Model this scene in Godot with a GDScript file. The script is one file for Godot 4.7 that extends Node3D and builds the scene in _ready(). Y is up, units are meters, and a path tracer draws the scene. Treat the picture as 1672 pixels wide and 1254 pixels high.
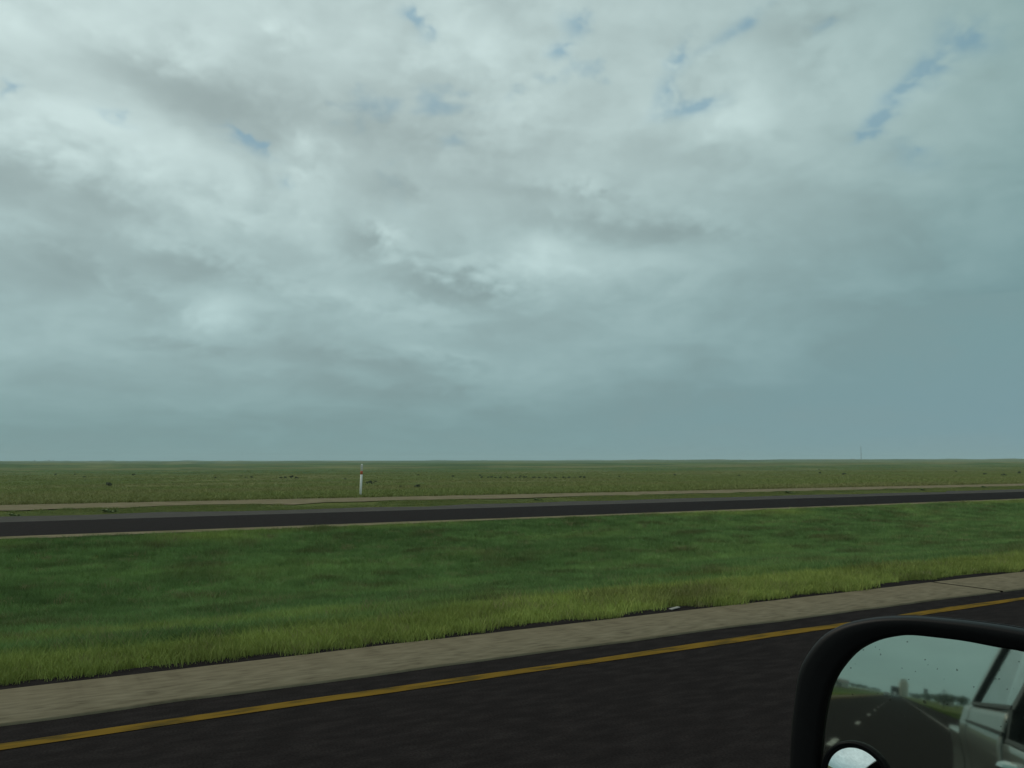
extends Node3D
# Units are metres. +X is the way the pickup travels, -Z its left: median, opposite carriageway, prairie.

const EYE := Vector3(0, 1.55, 0)
# Clouds: [bearing left of +X, height above the horizon, half length, half width, tilt (all degrees), amount]
const DARK := [[80.6,22.5,6.37,1.27,14,0.75],[71.4,22.0,5.25,1.27,10,0.50],[64.7,20.7,4.12,1.69,0,0.30],[89.6,12.2,5.25,1.35,15,0.55],[81.3,12.6,5.62,0.97,12,0.50],[69.6,14.4,2.06,0.82,20,0.50],[63.5,11.6,3.19,0.97,12,0.90],[65.4,12.5,2.25,0.67,15,0.40],[54.4,15.9,4.50,0.97,8,0.50],[47.8,15.1,3.00,0.67,5,0.35],[70.7,6.8,5.25,0.60,8,0.40],[81.9,7.3,3.00,0.49,5,0.40],[57.8,18.2,4.12,0.60,8,0.35],[91.1,16.5,2.25,1.27,0,0.45],[67.4,4.8,6.75,0.67,5,0.30],[40.7,26.5,2.25,2.25,0,0.30],[40.0,23.2,2.25,1.50,0,0.25],[86.8,15.8,3.37,0.82,18,0.25],[68.0,18.2,2.25,0.75,15,0.30]]
const LIT := [[74.8,27.3,1.50,0.90,0,0.50],[80.3,26.3,2.25,1.69,0,0.25],[85.5,19.2,5.62,1.57,10,0.50],[73.0,19.9,2.25,1.42,0,0.55],[68.0,15.5,1.69,0.5,25,0.40],[76.5,17.3,5.62,1.87,10,0.35],[59.1,13.7,5.25,1.69,-10,0.50],[57.8,26.3,4.12,4.12,0,0.35],[43.1,25.2,3.75,2.25,0,0.40],[42.8,21.8,4.12,1.69,0,0.30],[79.0,9.9,5.5,1.0,5,0.28],[63.9,27.2,3.00,2.06,0,0.35],[67.9,10.6,6.37,0.82,10,0.30],[90.9,25.5,4.12,3.75,0,0.35],[54.0,18.7,0.9,0.6,30,0.30],[88.9,19.0,3.75,1.87,10,0.30],[52.8,13.5,6.00,1.50,0,0.25],[63.7,7.3,3.75,0.45,8,0.35],[80.1,9.2,3.0,0.75,0,0.12]]
const BLUE := [[66.9,28.7,0.64,0.52,30,0.80],[65.9,27.9,0.45,0.45,0,0.40],[77.9,20.4,1.27,0.34,28,0.75],[76.9,20.1,0.45,0.26,20,0.40],[55.6,28.4,0.75,0.82,0,0.45],[56.7,26.9,0.60,0.45,0,0.60],[48.0,26.2,0.41,0.82,10,0.75],[47.5,22.9,1.57,0.45,-8,0.75],[48.9,24.1,0.45,0.97,15,0.40],[44.6,27.4,2.25,0.41,-27,0.40],[33.4,22.9,1.57,0.49,-42,0.85],[36.4,20.1,0.75,0.30,0,0.80],[35.3,21.0,1.35,0.34,-25,0.75],[30.4,24.5,1.57,0.75,22,0.50],[32.3,23.4,1.50,0.94,-30,0.40],[38.9,26.7,0.60,0.34,0,0.30],[91.8,21.3,0.41,0.52,0,0.50],[85.4,20.8,0.82,0.37,20,0.40],[33.8,18.6,1.35,0.67,20,0.30],[63.9,21.4,0.75,0.45,0,0.25],[75.3,18.1,0.52,0.34,0,0.30]]

var rng := RandomNumberGenerator.new()
var M := {}
var noise_a := FastNoiseLite.new()
var noise_b := FastNoiseLite.new()
var noise_c := FastNoiseLite.new()
var noise_d := FastNoiseLite.new()
var noise_e := FastNoiseLite.new()
var noise_g := FastNoiseLite.new()
var sky_lines := []
const SKY_W := 4096
const SKY_H := 2048
const SKY_ROWS := 1032

# ---------------------------------------------------------------- helpers
func lin(r: float, g: float, b: float) -> Color:
	return Color(r, g, b).linear_to_srgb()

func seen(r: float, g: float, b: float) -> Color:
	return Color(r / 255.0, g / 255.0, b / 255.0).srgb_to_linear()

func mat(called: String, c: Color, rough := 0.9, metal := 0.0) -> StandardMaterial3D:
	var m := StandardMaterial3D.new()
	m.resource_name = called
	m.albedo_color = c
	m.roughness = rough
	m.metallic = metal
	M[called] = m
	return m

func noise_tex(freq: float, octaves: int, nseed: int, cols: Array, size := 512, kind := FastNoiseLite.TYPE_SIMPLEX_SMOOTH) -> NoiseTexture2D:
	var n := FastNoiseLite.new()
	n.noise_type = kind
	n.seed = nseed
	n.frequency = freq
	n.fractal_octaves = octaves
	var t := NoiseTexture2D.new()
	t.width = size
	t.height = size
	t.seamless = true
	t.noise = n
	var g := Gradient.new()
	var offs := PackedFloat32Array()
	var cs := PackedColorArray()
	for c in cols:
		offs.append(c[0])
		cs.append(c[1])
	g.offsets = offs
	g.colors = cs
	t.color_ramp = g
	return t

func tag(o: Node3D, label: String, category: String, group := "") -> Node3D:
	o.set_meta("label", label)
	o.set_meta("category", category)
	if group != "":
		o.set_meta("group", group)
	return o

func thing(called: String, label: String, category: String, at: Vector3, group := "") -> Node3D:
	var o := Node3D.new()
	o.name = called
	add_child(o, true)
	o.position = at
	return tag(o, label, category, group)

func part(called: String, mesh: Mesh, m: Material, parent: Node, at := Vector3.ZERO) -> MeshInstance3D:
	var o := MeshInstance3D.new()
	o.name = called
	o.mesh = mesh
	o.material_override = m
	parent.add_child(o, true)
	o.position = at
	return o

func setting(called: String, mesh: Mesh, m: Material, what := "structure") -> MeshInstance3D:
	var o := part(called, mesh, m, self)
	o.set_meta("kind", what)
	return o

# A net of points (rows of equal length) as one surface.
func net(rows: Array, smooth := true, closed := false, uvs := false, cols: Array = []) -> ArrayMesh:
	var st := SurfaceTool.new()
	st.begin(Mesh.PRIMITIVE_TRIANGLES)
	if not smooth:
		st.set_smooth_group(-1)
	var nr := rows.size()
	var nc: int = rows[0].size()
	for i in nr:
		for j in nc:
			var p: Vector3 = rows[i][j]
			if uvs:
				st.set_uv(Vector2(p.x, p.z))
			if cols.size():
				st.set_color(cols[i][j])
			if smooth:
				st.set_smooth_group(0)
			st.add_vertex(p)
	for i in nr - 1:
		for j in (nc if closed else nc - 1):
			var a := i * nc + j
			var b := i * nc + (j + 1) % nc
			st.add_index(a); st.add_index(b); st.add_index(a + nc)
			st.add_index(b); st.add_index(b + nc); st.add_index(a + nc)
	if not smooth:
		st.deindex()
	st.generate_normals()
	return st.commit()

# A box with chamfered edges, one mesh.
func box(size: Vector3, bevel := 0.02, at := Vector3.ZERO) -> ArrayMesh:
	var h := size / 2.0
	var b := minf(bevel, minf(h.x, minf(h.y, h.z)) * 0.9)
	var rows := []
	var ring := func(y: float, inset: float) -> Array:
		var x := h.x - inset
		var z := h.z - inset
		var c := b
		var pts := []
		for p in [[x - c, z], [x, z - c], [x, -z + c], [x - c, -z], [-x + c, -z], [-x, -z + c], [-x, z - c], [-x + c, z]]:
			pts.append(Vector3(p[0], y, p[1]) + at)
		return pts
	rows.append(ring.call(-h.y, b))
	rows.append(ring.call(-h.y + b, 0.0))
	rows.append(ring.call(h.y - b, 0.0))
	rows.append(ring.call(h.y, b))
	var mid := []
	var low := []
	for k in 8:
		mid.append(Vector3(0, h.y, 0) + at)
		low.append(Vector3(0, -h.y, 0) + at)
	rows.append(mid)
	rows.push_front(low)
	return net(rows, false, true)

# Turned shape: [radius, height] pairs round y.
func lathe(prof: Array, sides := 24, smooth := true) -> ArrayMesh:
	var rows := []
	for p in prof:
		var r := []
		for k in sides:
			var a := TAU * k / sides
			r.append(Vector3(cos(a) * p[0], p[1], sin(a) * p[0]))
		rows.append(r)
	return net(rows, smooth, true)

# Round bar along points.
func bar(pts: Array, radius: float, sides := 8) -> ArrayMesh:
	var rows := []
	for i in pts.size():
		var p: Vector3 = pts[i]
		var d: Vector3 = (pts[mini(i + 1, pts.size() - 1)] - pts[maxi(i - 1, 0)]).normalized()
		var s := d.cross(Vector3.UP if absf(d.y) < 0.9 else Vector3.RIGHT).normalized()
		var t := s.cross(d)
		var r := []
		for k in sides:
			var a := TAU * k / sides
			r.append(p + (s * cos(a) + t * sin(a)) * radius)
		rows.append(r)
	var c0 := []
	var c1 := []
	for k in sides:
		c0.append(pts[0])
		c1.append(pts[-1])
	rows.push_front(c0)
	rows.append(c1)
	return net(rows, false, true)

func joined(list: Array) -> ArrayMesh:
	var st := SurfaceTool.new()
	for e in list:
		st.append_from(e[0], 0, e[1])
	return st.commit()

# ---------------------------------------------------------------- sky
func sky_row(row: int) -> void:
	var el := (0.5 - (row + 0.5) / SKY_H) * PI
	var se := maxf(sin(el), 0.0)
	var ce := cos(el)
	var eld := rad_to_deg(el)
	var k := 1.0 / (se + 0.17)
	var fade := smoothstep(-1.0, 16.0, eld)
	var lay := 1.5 * se + 0.12 * log(1.0 + 25.0 * se)
	var t0 := smoothstep(0.0, 9.0, eld)
	var t1 := smoothstep(6.0, 24.0, eld)
	var wl: Array = [seen(122, 152, 153), seen(155, 181, 182), seen(184, 203, 202)]
	var wr: Array = [seen(85, 119, 132), seen(104, 139, 144), seen(124, 157, 157)]
	var left: Color = wl[0].lerp(wl[1], t0).lerp(wl[2], t1)
	var right: Color = wr[0].lerp(wr[1], t0).lerp(wr[2], t1)
	var blue := seen(108, 154, 182)
	var pale := seen(198, 210, 206)
	var step := 1 if eld < 50.0 else (2 if eld < 70.0 else 4)
	var darks := near_row(DARK, eld)
	var lits := near_row(LIT, eld)
	var blues := near_row(BLUE, eld)
	var line := PackedFloat32Array()
	line.resize(SKY_W * 3)
	for col in range(0, SKY_W, step):
		var a := TAU * (col + 0.5) / SKY_W
		var dx := sin(a) * ce
		var dz := -cos(a) * ce
		var px := dx * k
		var pz := dz * k
		var warp := noise_c.get_noise_2d(px * 30.0, pz * 30.0)
		var big := noise_a.get_noise_2d(px * 34.0 + warp * 8.0, pz * 34.0 - warp * 6.0)
		var fine := noise_b.get_noise_2d(px * 100.0 + warp * 26.0, pz * 100.0)
		var puff := noise_d.get_noise_3d(dx * 8.5 + warp * 0.5, lay * 8.5 + big * 0.5, dz * 8.5)
		var curl := noise_e.get_noise_3d(dx * 30.0 + puff, lay * 26.0, dz * 30.0 - puff)
		var f := big * 0.45 + fine * 0.14 + puff * 0.46 + curl * 0.12
		# bearing left of +X
		var az := 90.0 - rad_to_deg(a)
		if az < -180.0:
			az += 360.0
		if az > 180.0:
			az -= 360.0
		var storm := exp(-pow((az - 8.0) / (38.0 - 8.0 * t1), 2.0))
		var shade := f * 0.8 * (1.0 - 0.4 * storm)
		var gap := clampf((-0.5 - big - fine * 0.5 - curl * 0.2) * 2.2, 0.0, 0.8) * smoothstep(14.0, 30.0, eld)
		if az > 8.0 and az < 112.0 and eld < 48.0:
			var wob := curl * 0.9 + puff * 1.1
			var wob2 := fine * 0.6 + curl * 0.8
			for q in darks:
				var u: float = -(az - q[0]) * ce + wob * 1.2
				var v: float = eld - q[1] + wob2 * 0.5
				if absf(u) < 20.0 and absf(v) < 9.0:
					var c := cos(deg_to_rad(q[4]))
					var s := sin(deg_to_rad(q[4]))
					var uu: float = (u * c - v * s) / q[2]
					var vv: float = (u * s + v * c) / q[3]
					shade -= q[5] * exp(-uu * uu - vv * vv) * (1.3 - puff * 0.8 - curl * 0.3)
			for q in lits:
				var u: float = -(az - q[0]) * ce + wob * 1.2
				var v: float = eld - q[1] + wob2 * 0.5
				if absf(u) < 16.0 and absf(v) < 9.0:
					var c := cos(deg_to_rad(q[4]))
					var s := sin(deg_to_rad(q[4]))
					var uu: float = (u * c - v * s) / q[2]
					var vv: float = (u * s + v * c) / q[3]
					shade += q[5] * exp(-uu * uu - vv * vv) * (1.0 + puff * 0.7 + curl * 0.25)
			for q in blues:
				var u: float = -(az - q[0]) * ce + wob * 0.9
				var v: float = eld - q[1] + wob2 * 0.5
				if absf(u) < 6.0 and absf(v) < 5.0:
					var c := cos(deg_to_rad(q[4]))
					var s := sin(deg_to_rad(q[4]))
					var uu: float = (u * c - v * s) / q[2]
					var vv: float = (u * s + v * c) / q[3]
					gap += q[5] * exp(-uu * uu - vv * vv) * (1.0 - curl * 1.3)
		if shade < 0.0:
			shade = -1.05 * (1.0 - exp(shade * 1.15))
		var col0 := left.lerp(right, minf(storm * 1.1, 1.0))
		var e := exp(0.42 * shade * lerpf(0.6, 1.0, fade))
		var out := Color(col0.r * e, col0.g * e, col0.b * e)
		if shade > 0.0:
			out = out.lerp(pale * (0.55 + 0.45 * (1.0 - storm)), clampf(shade * 0.28, 0.0, 0.5) * fade)
		else:
			out = out.lerp(Color(0.77, 1.0, 1.02) * out.get_luminance(), clampf(-shade * 0.3, 0.0, 0.4))
		gap = clampf(gap * 0.75, 0.0, 0.52)
		out = out.lerp(blue * (1.0 - 0.25 * storm), gap)
		for s in step:
			var at := (col + s) * 3
			line[at] = out.r
			line[at + 1] = out.g
			line[at + 2] = out.b
	sky_lines[row] = line.to_byte_array()

func near_row(list: Array, eld: float) -> Array:
	return list.filter(func(q): return absf(eld - q[1]) < 2.6 * q[3] + q[2] * absf(sin(deg_to_rad(q[4]))) * 2.0 + 2.0)

func make_sky() -> PanoramaSkyMaterial:
	for e in [[noise_a, 11, 0.03, 5], [noise_b, 23, 0.03, 5], [noise_c, 37, 0.03, 3], [noise_d, 51, 1.0, 6], [noise_e, 67, 1.0, 4]]:
		e[0].seed = e[1]
		e[0].noise_type = FastNoiseLite.TYPE_SIMPLEX_SMOOTH
		e[0].frequency = e[2]
		e[0].fractal_octaves = e[3]
	sky_lines.resize(SKY_ROWS)
	var task := WorkerThreadPool.add_group_task(sky_row, SKY_ROWS, 4, true)
	WorkerThreadPool.wait_for_group_task_completion(task)
	var bytes := PackedByteArray()
	for row in SKY_ROWS:
		bytes.append_array(sky_lines[row])
	for row in SKY_H - SKY_ROWS:
		bytes.append_array(sky_lines[SKY_ROWS - 1])
	var im := Image.create_from_data(SKY_W, SKY_H, false, Image.FORMAT_RGBF, bytes)
	var pm := PanoramaSkyMaterial.new()
	pm.panorama = ImageTexture.create_from_image(im)
	return pm

# ---------------------------------------------------------------- ground
const ACROSS := [[-6000.0, -1.0], [-300.0, -0.6], [-40.0, -0.4], [-14.0, -0.75], [-9.0, -0.7], [-5.2, -0.12], [-4.9, -0.05], [7.0, -0.05], [7.2, -0.012], [7.6, -0.02], [8.0, -0.07], [10.0, -0.34], [14.0, -0.95], [18.0, -1.2], [23.0, -1.0], [27.4, -0.62], [28.0, -0.61], [41.0, -0.61], [42.6, -0.47], [43.0, -0.462], [47.4, -0.402], [49.0, -0.33], [62.0, -0.5], [95.0, -0.95], [150.0, -1.25], [250.0, -1.5], [400.0, -1.3], [9000.0, -1.3]]
const AWAY := [[0.0, 0.0], [350.0, 0.0], [600.0, 0.7], [850.0, 2.2], [1050.0, 2.5], [1400.0, 1.6], [1900.0, 4.4], [2600.0, 8.2], [3000.0, 7.8], [3600.0, 11.6], [4300.0, 10.5], [5200.0, 16.8], [6000.0, 15.0], [9000.0, 8.0]]

func along(keys: Array, v: float) -> float:
	for i in keys.size() - 1:
		if v <= keys[i + 1][0]:
			var t: float = clampf((v - keys[i][0]) / (keys[i + 1][0] - keys[i][0]), 0.0, 1.0)
			return lerpf(keys[i][1], keys[i + 1][1], t * t * (3.0 - 2.0 * t))
	return keys[-1][1]

func height(x: float, z: float) -> float:
	var d := -z
	var y := along(ACROSS, d)
	var r := Vector2(x, z).length()
	if d > 55.0:
		var w := smoothstep(55.0, 400.0, d)
		y += w * along(AWAY, r) * (0.9 + 0.9 * x / maxf(r, 1.0))
		y += w * noise_g.get_noise_2d(x * 0.5, z * 0.5) * minf(r * 0.0016, 8.0)
	if d > 49.0:
		y += noise_g.get_noise_2d(x * 6.0, z * 6.0) * 0.12 * smoothstep(49.0, 70.0, d)
	if (d > 8.5 and d < 27.0):
		y += noise_g.get_noise_2d(x * 14.0, z * 14.0) * 0.09 * smoothstep(8.5, 11.0, d) * (1.0 - smoothstep(24.0, 27.0, d))
	if d < -16.0:
		y += noise_g.get_noise_2d(x * 3.0, z * 3.0) * 0.2
	return y

const FIELDS := [[260.0, 430.0, Color(0.085, 0.138, 0.060)], [430.0, 520.0, Color(0.150, 0.165, 0.085)], [520.0, 900.0, Color(0.080, 0.135, 0.062)], [1050.0, 1250.0, Color(0.140, 0.170, 0.085)], [1250.0, 2300.0, Color(0.078, 0.125, 0.058)], [2700.0, 3300.0, Color(0.105, 0.150, 0.075)], [3300.0, 9000.0, Color(0.072, 0.118, 0.055)]]

func ground_tone(x: float, z: float) -> Color:
	var d := -z
	var n1 := noise_g.get_noise_2d(x * 1.1 + 500.0, z * 3.0)
	var n2 := noise_g.get_noise_2d(x * 5.0 - 900.0, z * 9.0)
	var c := Color(0.088, 0.108, 0.040)
	if d > 8.0 and d < 28.0:
		c = Color(0.075, 0.11, 0.04)
	elif d > 45.0:
		c = Color(0.118, 0.148, 0.056)
		# fields of other crops with edges along the road
		var e := d + n1 * 90.0
		for f in FIELDS:
			if e > f[0] and e < f[1]:
				c = f[2]
		c = c.lerp(Color(0.19, 0.195, 0.10), clampf(n1 * 2.2 - 0.05, 0.0, 0.75))
		c = c.lerp(Color(0.065, 0.105, 0.042), clampf(-n1 * 1.3 - 0.05, 0.0, 0.5))
	return c * (1.0 + 0.35 * n2)

func strip_rows(x0: float, x1: float, dx: float, edges: Callable, cols: int) -> Array:
	var rows := []
	var n := int(ceil((x1 - x0) / dx))
	for i in n + 1:
		var x := x0 + (x1 - x0) * i / n
		var e: Array = edges.call(x)
		var r := []
		for j in cols + 1:
			r.append(Vector3(x, lerpf(e[2], e[3], float(j) / cols), lerpf(e[0], e[1], float(j) / cols)))
		rows.append(r)
	return rows

func blades(count: int, radius: float, tall: float, width: float, nseed: int) -> ArrayMesh:
	var r := RandomNumberGenerator.new()
	r.seed = nseed
	var st := SurfaceTool.new()
	st.begin(Mesh.PRIMITIVE_TRIANGLES)
	for i in count:
		var a := r.randf() * TAU
		var q := sqrt(r.randf()) * radius
		var base := Vector3(cos(a) * q, -0.02, sin(a) * q)
		var b := r.randf() * TAU
		var side := Vector3(cos(b), 0, sin(b)) * width * r.randf_range(0.6, 1.3)
		var lean := Vector3(r.randf_range(-1, 1), 0, r.randf_range(-1, 1)) * tall * 0.45
		var h := tall * r.randf_range(0.45, 1.0)
		var p1 := base + lean * 0.3 + Vector3(0, h * 0.6, 0)
		var p2 := base + lean + Vector3(0, h, 0)
		for t in [[base - side, base + side, p1 + side * 0.8], [base - side, p1 + side * 0.8, p1 - side * 0.8], [p1 - side * 0.8, p1 + side * 0.8, p2]]:
			for p in t:
				st.add_vertex(p)
	st.generate_normals()
	return st.commit()

func scatter(called: String, label: String, category: String, mesh: Mesh, m: Material, spots: Array) -> void:
	var mm := MultiMesh.new()
	mm.transform_format = MultiMesh.TRANSFORM_3D
	mm.use_colors = true
	mm.mesh = mesh
	mm.instance_count = spots.size()
	for i in spots.size():
		mm.set_instance_transform(i, spots[i][0])
		mm.set_instance_color(i, spots[i][1])
	var o := MultiMeshInstance3D.new()
	o.name = called
	o.multimesh = mm
	o.material_override = m
	add_child(o, true)
	tag(o, label, category)
	o.set_meta("kind", "stuff")

func tuft_at(x: float, z: float, s: float, tone: Color, y_up := 1.0) -> Array:
	var b := Basis(Vector3.UP, rng.randf() * TAU).scaled(Vector3(s, s * y_up, s))
	var y := height(x, z)
	if z > -7.2 and z < -6.0:
		y = maxf(y, 0.0)
	return [Transform3D(b, Vector3(x, y, z)), tone]

# ---------------------------------------------------------------- the scene
func _ready() -> void:
	rng.seed = 7
	# camera
	var cam := Camera3D.new()
	cam.name = "camera"
	cam.fov = 49.0
	cam.near = 0.05
	cam.far = 20000.0
	add_child(cam)
	cam.position = EYE
	cam.rotation_degrees = Vector3(5.4, -30.31, 0.0)
	cam.current = true
	# sky
	var env := Environment.new()
	env.background_mode = Environment.BG_SKY
	env.sky = Sky.new()
	env.sky.sky_material = make_sky()
	env.tonemap_mode = Environment.TONE_MAPPER_LINEAR
	env.tonemap_exposure = 1.0
	env.sdfgi_enabled = true
	env.ssao_enabled = true
	env.ssil_enabled = true
	env.fog_enabled = FOG > 0.0
	env.fog_density = FOG
	env.fog_light_color = Color(0.80, 0.90, 0.92)
	var we := WorldEnvironment.new()
	we.name = "environment"
	we.environment = env
	add_child(we)
	# the sun behind the cloud, high on the left
	var sun := DirectionalLight3D.new()
	sun.name = "sun"
	sun.light_energy = 0.5
	sun.light_color = Color(1.0, 0.96, 0.88)
	sun.light_angular_distance = 24.0
	sun.shadow_enabled = true
	add_child(sun)
	sun.look_at_from_position(Vector3.ZERO, -Vector3(cos(deg_to_rad(112.0)) * cos(0.87), sin(0.87), -sin(deg_to_rad(112.0)) * cos(0.87)))
	noise_g.seed = 5
	noise_g.noise_type = FastNoiseLite.TYPE_SIMPLEX_SMOOTH
	noise_g.frequency = 0.01
	noise_g.fractal_octaves = 4
	materials()
	make_ground()
	make_roads()
	make_grass()
	make_prairie_things()
	make_things_behind()
	make_pickup()

const FOG := 0.00012

func materials() -> void:
	var g := mat("ground", Color.WHITE, 1.0)
	g.vertex_color_use_as_albedo = true
	g.albedo_texture = noise_tex(0.012, 5, 3, [[0.0, lin(0.55, 0.62, 0.5)], [0.45, lin(0.9, 0.92, 0.85)], [0.6, lin(1, 0.98, 0.9)], [1.0, lin(1.0, 0.9, 0.72)]], 1024)
	g.uv1_scale = Vector3(1.0 / 90.0, 1.0 / 90.0, 1)
	g.detail_enabled = true
	g.detail_blend_mode = BaseMaterial3D.BLEND_MODE_MUL
	g.detail_uv_layer = BaseMaterial3D.DETAIL_UV_2
	g.detail_albedo = noise_tex(0.03, 5, 9, [[0.0, lin(0.5, 0.52, 0.5)], [0.5, lin(0.85, 0.85, 0.8)], [1.0, lin(1, 1, 1)]], 1024)
	g.uv2_scale = Vector3(1.0 / 9.0, 1.0 / 9.0, 1)
	g.metallic_specular = 0.1
	var a := mat("asphalt", lin(1, 1, 1), 0.92)
	a.albedo_texture = noise_tex(0.018, 6, 21, [[0.0, lin(0.0110, 0.0093, 0.0094)], [0.5, lin(0.0158, 0.0134, 0.0135)], [1.0, lin(0.024, 0.0205, 0.0203)]], 1024)
	a.uv1_triplanar = true
	a.uv1_world_triplanar = true
	a.uv1_scale = Vector3(0.16, 0.16, 0.4)
	a.metallic_specular = 0.12
	a.roughness = 1.0
	a.detail_enabled = true
	a.detail_blend_mode = BaseMaterial3D.BLEND_MODE_MUL
	a.detail_uv_layer = BaseMaterial3D.DETAIL_UV_2
	a.detail_albedo = noise_tex(0.11, 3, 24, [[0.0, lin(0.45, 0.45, 0.45)], [0.5, lin(0.85, 0.85, 0.85)], [0.72, lin(1, 1, 1)], [1.0, lin(1, 1, 1)]], 512)
	a.uv2_triplanar = true
	a.uv2_world_triplanar = true
	a.uv2_scale = Vector3(0.9, 0.9, 0.9)
	var a2 := mat("worn_asphalt", lin(1, 1, 1), 0.95)
	a2.albedo_texture = noise_tex(0.02, 5, 22, [[0.0, lin(0.052, 0.051, 0.047)], [0.6, lin(0.060, 0.058, 0.054)], [1.0, lin(0.10, 0.097, 0.08)]], 512)
	a2.uv1_triplanar = true
	a2.uv1_world_triplanar = true
	a2.uv1_scale = Vector3(0.1, 0.1, 0.3)
	var c := mat("concrete", lin(1, 1, 1), 0.95)
	c.albedo_texture = noise_tex(0.014, 6, 31, [[0.0, lin(0.06, 0.05, 0.033)], [0.3, lin(0.104, 0.091, 0.061)], [0.6, lin(0.124, 0.109, 0.074)], [1.0, lin(0.155, 0.138, 0.097)]], 1024)
	c.uv1_triplanar = true
	c.uv1_world_triplanar = true
	c.uv1_scale = Vector3(0.25, 0.5, 0.9)
	c.metallic_specular = 0.15
	var y := mat("yellow_paint", lin(1, 1, 1), 0.8)
	y.albedo_texture = noise_tex(0.02, 6, 41, [[0.0, lin(0.04, 0.034, 0.016)], [0.3, lin(0.085, 0.056, 0.012)], [0.5, lin(0.128, 0.078, 0.012)], [1.0, lin(0.155, 0.095, 0.014)]], 512)
	y.uv1_triplanar = true
	y.uv1_world_triplanar = true
	y.uv1_scale = Vector3(0.22, 0.5, 0.9)
	y.metallic_specular = 0.08
	var w := mat("white_paint", lin(1, 1, 1), 0.8)
	w.albedo_texture = noise_tex(0.03, 5, 42, [[0.0, lin(0.12, 0.12, 0.115)], [0.5, lin(0.28, 0.28, 0.27)], [1.0, lin(0.4, 0.4, 0.38)]], 256)
	w.uv1_triplanar = true
	w.uv1_world_triplanar = true
	w.uv1_scale = Vector3(0.8, 0.8, 0.8)
	w.metallic_specular = 0.1
	a2.metallic_specular = 0.08
	var d := mat("dirt", lin(1, 1, 1), 1.0)
	d.albedo_texture = noise_tex(0.02, 5, 51, [[0.0, lin(0.095, 0.09, 0.052)], [0.4, lin(0.142, 0.124, 0.08)], [1.0, lin(0.19, 0.163, 0.11)]], 512)
	d.uv1_triplanar = true
	d.uv1_world_triplanar = true
	d.uv1_scale = Vector3(0.06, 0.06, 0.15)
	d.metallic_specular = 0.05
	var gr := mat("grass", lin(1, 1, 1), 0.85)
	gr.vertex_color_use_as_albedo = true
	gr.backlight_enabled = true
	gr.backlight = Color(0.35, 0.4, 0.2)
	gr.metallic_specular = 0.15
	mat("shrub_leaf", lin(0.045, 0.06, 0.026), 0.9)
	mat("weed_leaf", lin(0.10, 0.14, 0.045), 0.9)
	mat("tree_leaf", lin(0.035, 0.055, 0.022), 0.9)
	mat("bark", lin(0.07, 0.055, 0.04), 0.95)
	mat("post_white", lin(0.62, 0.64, 0.6), 0.6)
	mat("post_orange", lin(0.42, 0.085, 0.03), 0.6)
	mat("steel_dark", lin(0.05, 0.05, 0.052), 0.6, 0.3)
	mat("mast_red", lin(0.03, 0.025, 0.025), 0.7)
	mat("silo", lin(0.36, 0.32, 0.25), 0.95)
	mat("wall_pale", lin(0.4, 0.39, 0.36), 0.9)
	mat("roof_dark", lin(0.1, 0.09, 0.085), 0.9)
	mat("sign_back", lin(0.16, 0.17, 0.17), 0.5, 0.5)
	mat("paper", lin(0.2, 0.2, 0.18), 0.8)
	var p := mat("silver_paint", lin(0.15, 0.158, 0.152), 0.42, 0.35)
	p.clearcoat_enabled = true
	p.clearcoat = 0.5
	p.clearcoat_roughness = 0.05
	mat("black_plastic", lin(0.006, 0.006, 0.0065), 0.5).metallic_specular = 0.24
	mat("black_trim", lin(0.012, 0.012, 0.012), 0.6)
	mat("cabin_cloth", lin(0.05, 0.05, 0.052), 0.95)
	mat("tyre", lin(0.018, 0.018, 0.018), 0.85)
	mat("alloy", lin(0.5, 0.5, 0.51), 0.3, 0.9)
	mat("chrome", lin(0.75, 0.76, 0.76), 0.1, 1.0)
	mat("lamp_red", lin(0.3, 0.015, 0.012), 0.15)
	mat("lamp_clear", lin(0.7, 0.7, 0.7), 0.1, 0.3)
	var gl := mat("tinted_glass", Color(0.03, 0.04, 0.038, 0.45), 0.02)
	gl.transparency = BaseMaterial3D.TRANSPARENCY_ALPHA
	mat("convex_mirror", lin(0.86, 0.9, 0.88), 0.02, 1.0)
	mat("truck_red", lin(0.03, 0.032, 0.045), 0.35, 0.2)
	mat("truck_white", lin(0.6, 0.6, 0.6), 0.5)
	mat("car_grey", lin(0.28, 0.29, 0.3), 0.35, 0.4)
	mat("cattle_black", lin(0.015, 0.013, 0.011), 0.9)

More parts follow.
